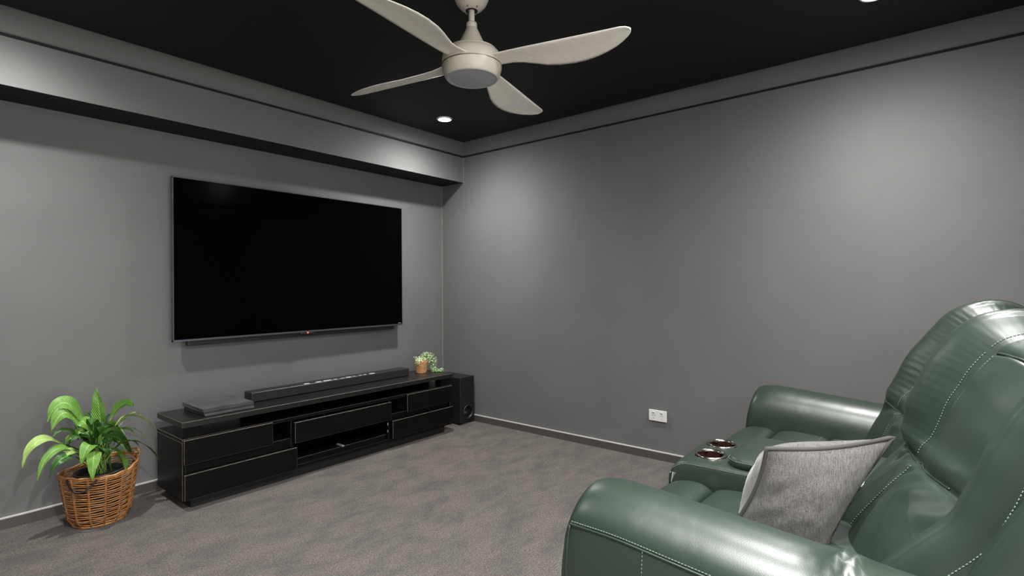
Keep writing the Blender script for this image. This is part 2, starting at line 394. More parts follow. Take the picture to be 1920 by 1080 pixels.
for xa, xb in ((1.385, 1.905), (2.275, 2.825)):
    rows, P = seat(xa, xb)
    cut = [i for i, p in enumerate(P) if p.y >= .604][0]
    bm = bmesh.new(); grid_mesh(bm, rows[:cut+1]); o = bm_obj('seat_cushion', bm, M_leather, SOFA)
    ln = [rows[[i for i, p in enumerate(P) if p.y >= .385][0]-2][k]+Vector((0, .001, .002)) for k in range(4, 37)]
    stitches('stitching', ln, o)
    ln = [rows[[i for i, p in enumerate(P) if p.y >= .398][0]+2][k]+Vector((0, .001, .0015)) for k in range(4, 37)]
    stitches('stitching', ln, o)
    bm = bmesh.new(); grid_mesh(bm, rows[cut:]); o = bm_obj('footrest_cushion', bm, M_leather, SOFA)
bm = bmesh.new(); box(bm, 1.30, 2.90, -.10, .72, .03, .34, bev=.01)
for fx in (1.22, 2.08, 2.98):
    for fy in (-.12, .62): box(bm, fx-.03, fx+.03, fy-.03, fy+.03, 0, .06)
bm_obj('base_frame', bm, M_void, SOFA)

# console between the seats
CX0, CX1 = 1.905, 2.285
def console_body():
    bm = bmesh.new(); rows = []
    prof = [(-.05, .50), (.2, .514), (.45, .52), (.62, .521), (.70, .519), (.745, .510), (.775, .49), (.79, .455), (.793, .40), (.790, .25), (.785, .06)]
    P = spline([Vector((0, y, z)) for y, z in prof], 50)
    sec = [(0, -.42), (0, -.2), (-.002, -.09), (.0, -.04), (.004, -.015), (.014, -.004), (.04, 0), (.12, .003), (.19, .004)]
    sec = sec+[(CX1-CX0-a, b) for a, b in reversed(sec[:-1])]
    for p in P:
        r = []
        for a, b in sec:
            if p.y > .78 and p.z < .47: bb = 0; yy = p.y+b*.12; 
            else: bb = b; yy = p.y
            z = p.z+bb
            r.append(Vector((CX0+a, min(yy, p.y), max(.05, z))))
        rows.append(spline(r, 54))
    vs = grid_mesh(bm, rows)
    return bm
def boolean_cut(ob, cutters):
    for c in cutters:
        md = ob.modifiers.new('cut', 'BOOLEAN'); md.object = c; md.operation = 'DIFFERENCE'; md.solver = 'EXACT'
    dg = bpy.context.evaluated_depsgraph_get(); me = bpy.data.meshes.new_from_object(ob.evaluated_get(dg)); ob.modifiers.clear(); ob.data = me
    for c in cutters: bpy.data.objects.remove(c)
CUPS = [(2.015, .668), (2.172, .676)]
# console top is punched for the two cup wells: build the top as a grid and drop the faces inside the wells
bm = console_body()
for v in bm.verts:
    for cx, cy in CUPS:
        d = math.hypot(v.co.x-cx, v.co.y-cy)
        if v.co.z > .48 and d < .075:
            pass
dele = [f for f in bm.faces if f.calc_center_median().z > .47 and any(math.hypot(f.calc_center_median().x-cx, f.calc_center_median().y-cy) < .046 for cx, cy in CUPS)]
bmesh.ops.delete(bm, geom=dele, context='FACES')
CON = bm_obj('console', bm, M_leather, SOFA)
for cx, cy in CUPS:
    bm = bmesh.new()
    lathe(bm, [(.0585, .5215), (.0575, .5265), (.054, .5285), (.050, .527), (.0485, .521)], cx, cy, n=40, caps=False)
    rim = bm_obj('cup_holder_rim', bm, M_cuprim, CON, label='shiny metal cup holder rim')
    bm = bmesh.new()
    lathe(bm, [(.0488, .523), (.0475, .45), (.046, .44), (.001, .44)], cx, cy, n=40, caps=False)
    bm_obj('cup_holder', bm, M_cup, CON, smooth=True, label='dark brown metal cup holder')
# padded lid
def pad(bm, x0, x1, y0, y1, z0, z1, r=.05):
    rows = []
    for (ins, z) in ((.012, z0), (.002, z0+.006), (0, z0+.02), (.001, z1-.014), (.008, z1-.004), (.022, z1), (.05, z1+.004), (.10, z1+.006)):
        a0, a1, b0, b1 = x0+ins, x1-ins, y0+ins, y1-ins; rr = max(.004, r-ins); pts = []
        for (cx, cy, s) in ((a1-rr, b1-rr, 0), (a0+rr, b1-rr, 90), (a0+rr, b0+rr, 180), (a1-rr, b0+rr, 270)):
            for k in range(9): an = R(s+90*k/8); pts.append(Vector((cx+rr*math.cos(an), cy+rr*math.sin(an), z)))
        rows.append(pts)
    grid_mesh(bm, rows, closed_u=True, cap=True)
    return rows
bm = bmesh.new(); rw = pad(bm, CX0+.014, CX1-.014, .10, .592, .516, .556, r=.062)
LID = bm_obj('console_lid', bm, M_leather, CON)
ring = rw[3]+[rw[3][0]]
stitches('stitching', [p+Vector((0, 0, .001)) for p in ring], LID, spacing=.0075)
e1 = spline([(CX0+.006, y, z) for y, z in ((.1, .5), (.3, .506), (.5, .508), (.7, .5075), (.75, .498), (.778, .478))], 30)
stitches('stitching', [p+Vector((-.002, 0, -.001)) for p in e1], CON, spacing=.0075)

# backs
def backrest(dx, spine, name, tilt=(0, 0), headoff=None):
    """spine: (y,z) of the insert seam line from the seat up over the head roll"""
    S = [Vector((0, y, z)) for y, z in spine]
    NV = 150; T = [(len(S)-1)*k/(NV-1) for k in range(NV)]
    P = [crom(S, t) for t in T]
    nr = []
    for i in range(NV):
        d = P[min(i+1, NV-1)]-P[max(i-1, 0)]; d.normalize(); nr.append(Vector((0, d.z, -d.y)))
    # stations: x, offset head, offset lumbar
    st = [(2.000, -.13, -.15), (2.005, -.06, -.09), (2.000, .010, -.005), (1.985, .068, .045), (1.960, .088, .064), (1.92, .088, .060), (1.872, .050, .034), (1.827, .000, .004), (1.817, -.010, -.006), (1.807, .000, .004),
          (1.76, -.004, .006), (1.70, -.012, .000), (1.64, -.034, -.020), (1.59, -.060, -.050), (1.552, -.080, -.075), (1.535, -.094, -.085), (1.52, -.082, -.072), (1.497, -.058, -.050), (1.47, -.048, -.040), (1.44, -.052, -.044), (1.42, -.074, -.066), (1.407, -.108, -.10), (1.401, -.130, -.122), (1.396, -.148, -.14), (1.390, -.165, -.16), (1.388, -.18, -.175)]
    NU = 120
    A = [Vector((a, b, c)) for a, b, c in st]
    U = [crom(A, (len(A)-1)*k/(NU-1)) for k in range(NU)]
    rows = []
    gk = lambda x: 1 if dx == 0 or x < 1.85 else .25
    t_low, t_ins = 3.0, 7.0
    for i in range(NV):
        t = T[i]; r = []
        hm = min(1, max(0, (t-2.6)/.8)); hm = hm*hm*(3-2*hm)
        topfade = 1-max(0, min(1, (t-7.2)/2.6))*.55            # side rolls shrink over the crown
        for u in U:
            x = u.x; off = (u.y*hm+u.z*(1-hm))
            if x > 1.84: sm = min(1, max(0, (t-2.9)/1.7)); off *= (.60+.40*sm*sm*(3-2*sm)) if dx == 0 and off > 0 else (.8+.2*sm if off > 0 else 1)
            if x > 1.56: off *= topfade if off > 0 else 1
            else:
                off = off+max(0, t-6.2)*.004
            # horizontal seam headrest / lumbar
            if x > 1.552:
                tl = t_low+max(0, 1.83-x)*1.3; g = gauss(t, tl, .085); off -= .011*g*gk(x)*min(1, (x-1.552)/.04)
                off += (.010*gauss(t, tl+.42, .3)+.004*gauss(t, tl-.4, .3))*gk(x)*min(1, (x-1.56)/.06)
                # top edge seam of the insert
                if x < 1.822: off -= .006*gauss(t, t_ins+(1.82-x)*3, .09); off += .002*gauss(t, t_ins+(1.82-x)*3+.4, .25)
                # puckers running into the seams
                amp = (.0007 if dx == 0 else .0022)*gauss(x, 1.87, .05)*hm
                off += amp*math.sin(t*26+x*40)*(.5+.5*noise.noise(Vector((x*12, t*2.0, dx))))*1.6
                off += .004*gauss(t, 2.8, .35)*math.sin(x*70+t*6)
                off += .0035*noise.noise(Vector((x*9+dx, t*1.4, 3)))
            else:
                off += .0022*noise.noise(Vector((x*14+dx, t*1.2, 5)))
            xx = x
            if x > 1.9: xx = x-(.014 if dx == 0 else .004)*gauss(t, 2.9, .5)-.02*max(0, t-7.2)*.5-(.01*max(0, 2.5-t))
            p = P[i]+nr[i]*off
            r.append(Vector((xx+dx, p.y, max(.36, p.z))))
        rows.append(r)
    bm = bmesh.new(); grid_mesh(bm, rows)
    o = bm_obj(name, bm, M_leather, SOFA)
    def col(xv, t0, t1, lift=.0012, dk=0):
        k = min(range(NU), key=lambda q: abs(U[q].x-xv))+dk
        return [rows[i][k]+nr[i]*lift for i in range(NV) if t0 <= T[i] <= t1]
    stitches('stitching', col(1.83, .2, 2.9), o, spacing=.009)
    stitches('stitching', col(1.838, 3.1, 6.95), o, spacing=.008)
    stitches('stitching', col(1.826, 3.1, 6.95), o, spacing=.008)
    stitches('stitching', col(1.838, 7.05, 9.6), o, spacing=.0075)
    groove_tube('piping', col(1.815, 6.95, 9.8, .002), .0035, o)
    stitches('stitching', col(1.404, .1, 8.5, .0018), o, spacing=.0085, ln=.006, rad=.0013)
    pp = []
    for k in range(NU):
        if 1.60 < U[k].x < 1.985:
            ii = min(range(NV), key=lambda q: abs(T[q]-t_low-max(0, 1.83-U[k].x)*1.3)); pp.append(rows[ii][k]+nr[ii]*.002)
    groove_tube('piping', spline(pp[::4], 60), .0026, o)
    pp = []
    for k in range(NU):
        if 1.60 < U[k].x < 1.815:
            ii = min(range(NV), key=lambda q: abs(T[q]-t_ins-(1.82-U[k].x)*3)); pp.append(rows[ii][k]+nr[ii]*.002)
    groove_tube('piping', spline(pp[::3], 50), .003, o)
    return o
def shell(xa, xb, outline, name, parent):
    """outer frame behind the cushions: a padded slab with rolled edges"""
    P = spline([Vector((0, y, z)) for y, z in outline], 110, closed=True); n_ = len(P)
    N_ = []
    for i in range(n_):
        d = (P[(i+1) % n_]-P[i-1]).normalized(); N_.append(Vector((0, -d.z, d.y)))
    c = sum(P, Vector())/n_
    sg = 1 if sum((P[i]-c).dot(N_[i]) for i in range(n_)) > 0 else -1
    rows = []
    for (dx_, ins) in ((-.001, .060), (-.002, .030), (0, .016), (.006, .006), (.018, .001), (.035, 0), (xb-xa-.035, 0), (xb-xa-.018, .001), (xb-xa-.006, .006), (xb-xa, .016), (xb-xa+.001, .04)):
        rows.append([Vector((xa+dx_, (P[i]-N_[i]*sg*ins).y, max(.03, (P[i]-N_[i]*sg*ins).z))) for i in range(n_)])
    bm = bmesh.new(); grid_mesh(bm, rows, closed_u=True, cap=True); return bm_obj(name, bm, M_leather, parent)
SP_N = [(.235, .37), (.198, .45), (.128, .56), (.040, .668), (.002, .75), (-.030, .838), (-.070, .92), (-.112, .982), (-.157, 1.020), (-.215, 1.026), (-.28, .985), (-.31, .90), (-.315, .62), (-.30, .3)]
SP_F = [(.225, .37), (.205, .45), (.170, .54), (.125, .63), (.072, .725), (.018, .825), (-.038, .905), (-.090, .972), (-.150, 1.022), (-.215, 1.034), (-.28, .99), (-.31, .90), (-.315, .62), (-.30, .3)]
BN = backrest(0, SP_N, 'backrest')
BF = backrest(.88, SP_F, 'backrest')
SH = [(.02, .10), (.035, .30), (.008, .45), (-.055, .60), (-.122, .737), (-.185, .83), (-.245, .885), (-.31, .90), (-.37, .86), (-.385, .70), (-.385, .40), (-.37, .10), (-.18, .05)]
shell(1.352, 1.90, SH, 'back_frame', SOFA)
shell(2.30, 2.90, SH, 'back_frame', SOFA)

# ------------------------------------------------------------------ throw pillow
def throw_pillow():
    P1 = Vector((1.61, .379, .698)); P2 = Vector((1.78, .097, .741)); P4 = Vector((1.610, .250, .425)); P3 = Vector((1.640, .475, .445))
    nrm = (P2-P1).cross(P3-P1).normalized()
    if nrm.x > 0: nrm = -nrm
    cen = (P1+P2+P3+P4)/4
    t = thing('throw_pillow', 'grey linen throw pillow with welted edges leaning on the green sofa back', 'pillow', tuple(cen))
    N = 34
    def q(u, v):
        # edges drawn in between the pointed corners
        cu = math.sin(math.pi*u); cv = math.sin(math.pi*v)
        uu = u+(.5-u)*.11*cv; vv = v+(.5-v)*.11*cu
        return (P1*(1-uu)+P2*uu)*(1-vv)+(P3*(1-uu)+P4*uu)*vv
    def bulge(u, v): return (max(0, math.sin(math.pi*u))**.55)*(max(0, math.sin(math.pi*v))**.55)
    for side, (nm, h) in ((1, ('near_panel', .065)), (-1, ('far_panel', .125))):
        bm = bmesh.new(); rows = []
        for j in range(N+1):
            r = []
            for i in range(N+1):
                u, v = i/N, j/N; b = bulge(u, v)**1
                wr = .006*math.sin(18*(u*.6+v)+2*math.sin(6*u))*gauss(u, .08, .22)*b+.006*noise.noise(Vector((u*5, v*5, side)))*b
                r.append(q(u, v)+nrm*side*(h*b+wr)+(Vector((0, .035, .006))*b if side < 0 else Vector((0, 0, 0))))
            rows.append(r)
        grid_mesh(bm, rows); bm_obj(nm, bm, M_linen, t)
    e = [q(i/N, 0) for i in range(N)]+[q(1, i/N) for i in range(N)]+[q(1-i/N, 1) for i in range(N)]+[q(0, 1-i/N) for i in range(N)]
    bm = bmesh.new(); tube(bm, e, .0065, n=7, closed=True); bm_obj('welt', bm, mat('welt_linen_shaded', (.055, .052, .05), .9), t, label='raised fabric welt round the edge')  # welt colour darkened to paint in the shadow line round the edge
throw_pillow()

# ------------------------------------------------------------------ television
TV = thing('television', 'large flat black television hung on the grey wall under the bulkhead', 'television', (1.98, 3.50, .86))
tx0, tx1, tz0, tz1, ty = 1.140, 2.821, .848, 1.812, 3.449
boxo('screen', (tx0+.006, tx1-.004, ty-.0005, ty+.01, tz0+.012, tz1-.004), M_screen, TV)
bm = bmesh.new(); box(bm, tx0, tx0+.006, ty-.002, ty+.022, tz0, tz1); box(bm, tx1-.004, tx1, ty-.002, ty+.022, tz0, tz1); box(bm, tx0, tx1, ty-.002, ty+.022, tz1-.004, tz1)
bm_obj('bezel', bm, M_bezel, TV)
boxo('chin', (tx0, tx1, ty-.003, ty+.022, tz0, tz0+.012), M_chin, TV, bev=.001, label='silver strip along the bottom edge')
boxo('rear_housing', (tx0+.085, tx1-.065, ty+.022, ty+.05, tz0-.030, tz1-.10), M_plast, TV, bev=.004)
bm = bmesh.new(); box(bm, tx0+.3, tx1-.3, ty+.045, YW-.0005, 1.15, 1.5); bm_obj('wall_bracket', bm, M_void, TV)
boxo('sensor_pod', (1.925, 2.03, ty-.004, ty+.012, tz0-.012, tz0), M_plast, TV, bev=.002)
bm = bmesh.new(); bmesh.ops.create_icosphere(bm, subdivisions=2, radius=.0055, matrix=Matrix.Translation((1.978, ty-.005, tz0-.003))); bm_obj('status_light', bm, M_led, TV, label='small red standby light')
bm = bmesh.new()
for k in range(5): box(bm, 2.778+k*.006, 2.782+k*.006, ty-.0012, ty, tz0+.016, tz0+.021)
bm_obj('badge', bm, M_silver, TV, label='tiny pale lettering at the lower right corner')

# ------------------------------------------------------------------ cabinet
CB = thing('media_cabinet', 'long low black media cabinet with worn edges under the television', 'cabinet', (2.0, 3.2, 0))
cx0, cx1, cyf, cyb, cz0, cz1 = 1.046, 2.988, 3.048, 3.412, .055, .377
def wb(name, dims, parent=CB, bev=.0022, m_=M_black, **k): return boxo(name, dims, m_, parent, bev=bev, seg=1, bmat=M_worn, **k)
wb('top_panel', (cx0, cx1, cyf-.004, cyb, cz1-.018, cz1))
wb('side_panel', (cx0, cx0+.018, cyf-.002, cyb, cz0, cz1-.018)); wb('side_panel', (cx1-.018, cx1, cyf-.002, cyb, cz0, cz1-.018))
wb('bottom_panel', (cx0+.018, cx1-.018, cyf+.012, cyb, cz0, cz0+.018), bev=.001)
boxo('back_panel', (cx0+.018, cx1-.018, cyb-.012, cyb, cz0, cz1-.018), M_void, CB)
wb('divider', (1.640, 1.658, cyf+.008, cyb-.012, cz0+.018, cz1-.018), bev=.001); wb('divider', (2.368, 2.386, cyf+.008, cyb-.012, cz0+.018, cz1-.018), bev=.001)
wb('shelf', (cx0+.018, 1.640, cyf+.012, cyb-.02, .197, .25)); wb('shelf', (2.386, cx1-.018, cyf+.012, cyb-.02, .205, .25))
wb('shelf', (1.658, 2.368, cyf+.03, cyb-.02, .073, .108))
boxo('plinth', (cx0+.05, cx1-.05, cyf+.03, cyb-.03, 0, cz0), M_void, CB)
fr = [(1.049, 1.518, .243, .373, 0), (1.049, 1.664, .060, .194, .006), (1.651, 2.373, .219, .346, .006), (2.522, 2.985, .246, .373, 0), (2.384, 2.985, .079, .207, .006)]
for (a, b, c, d, f_) in fr: wb('drawer_front', (a, b, cyf-.018-f_, cyf-.005-f_*.5, c, d), bev=.0028)
for (a, b, c, d, f_) in fr:
    if f_ == 0: wb('drawer_box', (a+.02, b-.004, cyf-.006, cyf+.3, c+.006, d-.004), bev=0.0005, m_=M_void)
boxo('drawer_box', (1.07, 1.636, cyf-.004, cyf+.3, .075, .190), M_void, CB); boxo('drawer_box', (1.67, 2.36, cyf-.004, cyf+.3, .225, .34), M_void, CB); boxo('drawer_box', (2.40, 2.965, cyf-.004, cyf+.3, .088, .20), M_void, CB)
wb('riser_shelf', (1.041, 2.988, 3.028, 3.395, .4375, .468), m_=M_blackt, label='raised top board standing on short blocks')
for bx in (1.052, 2.88): boxo('spacer_block', (bx, bx+.09, 3.052, 3.12, cz1, .4375), M_black, CB)
boxo('gap_fill_rail', (1.45, 2.97, 3.29, 3.31, cz1, .4375), M_black, CB)  # black rail added to make the gap under the board read dark
for bx in (1.97, 2.88): boxo('spacer_block', (bx, bx+.075, 3.31, 3.37, cz1, .4375), M_black, CB)
for (x_, z_) in ((2.362, .185), (2.362, .135)): boxo('hinge_plate', (x_-.004, x_+.004, cyf+.004, cyf+.010, z_-.008, z_+.008), M_silver, CB, bev=.002)

# silver stick lying in the open bay
t = tag(boxo('remote', (1.993, 2.011, 3.055, 3.125, .1085, .1215), M_silver, None, bev=.005), 'small silver stick-like remote lying in the open middle bay of the cabinet', 'remote')

# soundbar
SB = thing('soundbar', 'long thin black soundbar lying on the cabinet top', 'soundbar', (2.09, 3.26, .468))
boxo('body', (1.482, 2.700, 3.220, 3.318, .4695, .528), M_plast, SB, bev=.006, seg=3)
boxo('grille', (1.490, 2.692, 3.217, 3.222, .474, .520), mat('grille_cloth', (.010, .010, .011), .8, bump=.5, bump_scale=900), SB)
boxo('foot', (1.6, 1.66, 3.23, 3.30, .468, .470), M_void, SB); boxo('foot', (2.52, 2.58, 3.23, 3.30, .468, .470), M_void, SB)
xs = [(1.832, 1.868), (1.915, 1.955), (1.972, 2.03), (2.045, 2.075), (2.10, 2.13), (2.145, 2.185), (2.20, 2.225), (2.25, 2.275), (2.29, 2.315), (2.345, 2.385)]
M_stick = mat('sticker_print', (.7, .7, .7), .5, col2=(.12, .12, .12), noise_scale=110, detail=1)
for i, (a, b) in enumerate(xs): boxo('sticker', (a, b, 3.228, 3.250, .528, .5287), M_white if i in (0, 1, 2, 5, 9) else M_stick, SB)

# game console (two stacked slabs, leaning in plan)
GC = thing('game_console', 'flat dark grey game console of two stacked slabs on the left end of the cabinet', 'game console', (1.29, 3.2, .468))
def slab(name, x0, x1, y0, y1, z0, z1, sk):
    bm = bmesh.new(); box(bm, x0, x1, y0, y1, z0, z1)
    for v in bm.verts:
        if v.co.y < (y0+y1)/2: v.co.x += (z1-v.co.z)*.3
        v.co.y -= (v.co.z-z0)*sk
    bmesh.ops.bevel(bm, geom=list(bm.edges), offset=.0016, segments=2, affect='EDGES')
    return bm_obj(name, bm, M_cons, GC)
slab('lower_slab', 1.163, 1.428, 3.078, 3.355, .469, .489, -.25); slab('upper_slab', 1.150, 1.420, 3.064, 3.345, .4925, .512, .1)
boxo('disc_slot', (1.175, 1.40, 3.085, 3.34, .488, .4935), M_void, GC)

# subwoofer
SW = thing('subwoofer', 'black upright subwoofer box with a round port, in the corner beside the cabinet', 'subwoofer', (3.24, 3.26, 0))
sx0, sx1, sy0, sy1, sz1 = 3.152, 3.326, 3.112, 3.420, .397
bm = bmesh.new()
# front face with a round hole, flanges and body
cxp, czp, rp, n = 3.247, .098, .050, 40
hole = [bm.verts.new((cxp+rp*math.cos(2*math.pi*k/n), sy0, czp+rp*math.sin(2*math.pi*k/n))) for k in range(n)]
outer = []
fx0, fx1, fz0, fz1 = sx0+.006, sx1-.006, .016, sz1-.008
for k in range(n):
    a = 2*math.pi*k/n; dx_, dz_ = math.cos(a), math.sin(a)
    s_ = min((fx1-cxp)/dx_ if dx_ > 1e-6 else 9, (fx0-cxp)/dx_ if dx_ < -1e-6 else 9, (fz1-czp)/dz_ if dz_ > 1e-6 else 9, (fz0-czp)/dz_ if dz_ < -1e-6 else 9)
    outer.append(bm.verts.new((cxp+dx_*s_, sy0, czp+dz_*s_)))
for k in range(n): bm.faces.new((hole[k], hole[(k+1) % n], outer[(k+1) % n], outer[k]))
bm.verts.ensure_lookup_table()
for (px, pz) in ((fx0, fz0), (fx1, fz0), (fx1, fz1), (fx0, fz1)):
    cv = bm.verts.new((px, sy0, pz))
    ds = sorted(outer, key=lambda v: (v.co.x-px)**2+(v.co.z-pz)**2)
    # nearest one on each side of the corner
    A = [v for v in outer if abs(v.co.x-px) < 1e-5]; B = [v for v in outer if abs(v.co.z-pz) < 1e-5]
    a_ = min(A, key=lambda v: abs(v.co.z-pz)); b_ = min(B, key=lambda v: abs(v.co.x-px))
    try: bm.faces.new((a_, cv, b_))
    except Exception: pass
bm_obj('front_baffle', bm, M_sub, SW)
bm = bmesh.new(); box(bm, sx0, sx1, sy0+.001, sy1, .012, sz1, bev=.006, seg=3)
fs = [f for f in bm.faces if f.normal.y < -.9 and f.calc_area() > .01]; bmesh.ops.delete(bm, geom=fs, context='FACES')
bm_obj('cabinet_body', bm, M_sub, SW)
bm = bmesh.new()
pr = [(.060, -.0005), (.059, -.004), (.054, -.005), (.050, -.001), (.044, .02), (.040, .08), (.001, .08)]
rg = [[bm.verts.new((cxp+r_*math.cos(2*math.pi*k/n), sy0+d_, czp+r_*math.sin(2*math.pi*k/n))) for k in range(n)] for r_, d_ in pr]
for a, b in zip(rg, rg[1:]):
    for k in range(n): f = bm.faces.new((a[k], a[(k+1) % n], b[(k+1) % n], b[k])); f.smooth = True
bm_obj('port', bm, M_plast, SW)
for (px, py) in ((3.17, 3.14), (3.308, 3.14), (3.17, 3.39), (3.308, 3.39)):
    bm = bmesh.new(); lathe(bm, [(.012, 0), (.012, .013)], px, py, n=12); bm_obj('foot', bm, M_void, SW)

# ------------------------------------------------------------------ power outlet
PO = thing('power_outlet', 'white double power outlet on the right wall left of the sofa', 'power outlet', (XW, 1.456, .293))
boxo('cover_plate', (XW-.014, XW-.007, 1.394, 1.519, .257, .331), M_white, PO, bev=.003, seg=3)
boxo('mounting_block', (XW-.008, XW+.001, 1.402, 1.511, .264, .324), M_white, PO)
for cy in (1.485, 1.429):
    boxo('switch', (XW-.0175, XW-.0135, cy-.009, cy+.009, .309, .319), M_white, PO, bev=.001)
    boxo('switch_mark', (XW-.0182, XW-.0172, cy-.007, cy+.007, .3125, .3155), M_slot, PO)
    for (dy, dz, rr) in ((.0065, .293, R(28)), (-.0065, .293, R(-28)), (0, .276, 0)):
        bm = bmesh.new(); box(bm, -.0006, .0006, -.0011, .0011, -.0042, .0042)
        bmesh.ops.transform(bm, matrix=Matrix.Translation((XW-.0142, cy+dy, dz)) @ Matrix.Rotation(rr, 4, 'X'), verts=bm.verts)
        bm_obj('pin_slot', bm, M_slot, PO)

# ------------------------------------------------------------------ ceiling fan
FX, FY = 1.60, 1.50
FAN = thing('ceiling_fan', 'cream four-blade ceiling fan on a short rod with a round grey light', 'ceiling fan', (FX, FY, ZC))
bm = bmesh.new(); lathe(bm, [(.074, ZC), (.075, ZC-.02), (.072, ZC-.045), (.062, ZC-.068), (.046, ZC-.086), (.027, ZC-.096), (.020, ZC-.096), (.018, ZC-.07)], FX, FY, n=48, caps=False); CAN = bm_obj('canopy', bm, M_fan, FAN)
bm = bmesh.new(); lathe(bm, [(.0255, ZC-.0965), (.022, ZC-.098), (.016, ZC-.0965)], FX, FY, caps=False); bm_obj('canopy_collar', bm, M_gap, CAN)
for a in (200, 260, 20, 80):
    bm = bmesh.new(); bmesh.ops.create_uvsphere(bm, u_segments=8, v_segments=6, radius=.0042, matrix=Matrix.Translation((FX+.037*math.cos(R(a)), FY+.037*math.sin(R(a)), ZC-.0915))); bm_obj('screw', bm, M_screw, CAN)
bm = bmesh.new(); lathe(bm, [(.0125, 2.225), (.0125, ZC-.06)], FX, FY, n=20); bm_obj('down_rod', bm, M_fan, FAN, smooth=True)
bm = bmesh.new(); lathe(bm, [(.013, 2.256), (.0205, 2.254), (.0225, 2.250), (.0225, 2.236), (.0205, 2.2335), (.024, 2.229), (.061, 2.150), (.062, 2.138)], FX, FY, n=40, caps=False); bm_obj('motor_cone', bm, M_fan, FAN)
bm = bmesh.new(); lathe(bm, [(.05, 2.143), (.096, 2.141), (.1025, 2.138), (.104, 2.133), (.1045, 2.130), (.115, 2.124), (.1215, 2.110), (.1235, 2.095), (.1235, 2.0755)], FX, FY, n=64, caps=False); HUB = bm_obj('motor_housing', bm, M_fan, FAN)
bm = bmesh.new(); lathe(bm, [(.1215, 2.0755), (.1215, 2.071)], FX, FY, n=64, caps=False); bm_obj('housing_joint', bm, M_screw, HUB)
bm = bmesh.new(); lathe(bm, [(.1235, 2.0715), (.1235, 2.064), (.119, 2.045), (.1125, 2.030), (.108, 2.0235), (.105, 2.021), (.100, 2.0225)], FX, FY, n=64, caps=False); LK = bm_obj('light_kit', bm, M_fan, FAN)
bm = bmesh.new(); lathe(bm, [(.1065, 2.0215), (.1035, 2.0195), (.099, 2.0205), (.093, 2.0225), (.088, 2.0215), (.05, 2.0185), (.001, 2.018)], FX, FY, n=64, caps=False); bm_obj('diffuser', bm, M_diff, LK, label='grey frosted light diffuser, unlit')
def blade(phi, pitch=.21):
    st = [.070, .10, .135, .17, .21, .26, .31, .36, .42, .47, .52, .56, .60, .63, .650, .661, .665]
    ws = [-.040, -.044, -.047, -.049, -.051, -.053, -.054, -.055, -.056, -.057, -.058, -.059, -.060, -.060, -.056, -.045, -.032]   # straight edge
    wc = [.052, .050, .044, .040, .044, .060, .077, .088, .092, .087, .074, .057, .036, .014, -.004, -.018, -.028]
    n = 12; bm = bmesh.new(); top = []; bot = []
    for r_, a, b in zip(st, ws, wc):
        ta, tb = [], []
        for k in range(n+1):
            s = k/n; w_ = a+(b-a)*s
            z = 2.088-.012*min(1, max(0, (r_-.1)/.5))-pitch*(w_+.055)*(.25+.85*min(1, max(0, (r_-.08)/.22)))
            z += .005*math.sin(math.pi*s)
            th = .0032*(1-abs(2*s-1)**4)+.0008
            ta.append(Vector((r_, w_, z+th))); tb.append(Vector((r_, w_, z-th)))
        top.append(ta); bot.append(tb)
    mtx = Matrix.Translation((FX, FY, 0)) @ Matrix.Rotation(R(phi), 4, 'Z')
    rows = [[mtx @ p for p in t_]+[mtx @ p for p in reversed(b_)] for t_, b_ in zip(top, bot)]
    grid_mesh(bm, rows, closed_u=True, cap=True)
    return bm_obj('blade', bm, M_blade, FAN)
for ph, pi_ in ((-76.2, .21), (13.8, .21), (103.8, .27), (191.3, .12)): blade(ph, pi_)

# ------------------------------------------------------------------ basket with plant
BX, BY = .755, 3.285
def bk_r(t): return .118+.040*t**.8 if t > .12 else .118-.012*(1-t/.12)
def bk_z(t, a): return .006+t*(.262+.017*math.cos(a-R(20))+.012*math.cos(2*(a-R(20))))
BK = thing('wicker_basket', 'round brown wicker basket holding the leafy plant, on the carpet left of the cabinet', 'basket', (BX, BY, 0))
bm = bmesh.new()
nr_, ns_ = 22, 14
for j in range(nr_):
    t_ = (j+.3)/nr_; pts = []
    for k in range(84):
        a = 2*math.pi*k/84; wv = .0028*math.cos(ns_*a/2*1.0+(j % 2)*math.pi)
        r_ = bk_r(t_)+wv; pts.append((BX+r_*math.cos(a), BY+r_*math.sin(a), bk_z(t_, a)+.0012*math.sin(7*a+j)))
    tube(bm, pts, .0033, n=6, closed=True)
bm_obj('woven_strands', bm, M_wick, BK, kind='stuff')
for s in range(ns_):
    a = 2*math.pi*(s+.35)/ns_; bm = bmesh.new()
    pts = [(BX+bk_r(t_)*math.cos(a), BY+bk_r(t_)*math.sin(a), bk_z(t_, a)) for t_ in [q/14 for q in range(15)]]
    tube(bm, pts, .0052, n=6); bm_obj('stake', bm, M_wickd, BK)
for (t_, rr, nm) in ((1.0, .0062, 'rim'), (.965, .005, 'rim'), (.0, .006, 'base_ring')):
    bm = bmesh.new(); pts = []
    for k in range(90):
        a = 2*math.pi*k/90; r_ = bk_r(t_)+(.0022*math.cos(14*a) if t_ > 0 else 0); pts.append((BX+r_*math.cos(a), BY+r_*math.sin(a), bk_z(t_, a)+(.002*math.sin(14*a) if t_ > 0 else .001)))
    tube(bm, pts, rr, n=6, closed=True); bm_obj(nm, bm, M_wick, BK)
bm = bmesh.new(); lathe(bm, [(.1, .004), (.100, .008)], BX, BY, n=30); bm_obj('base', bm, M_wickd, BK)
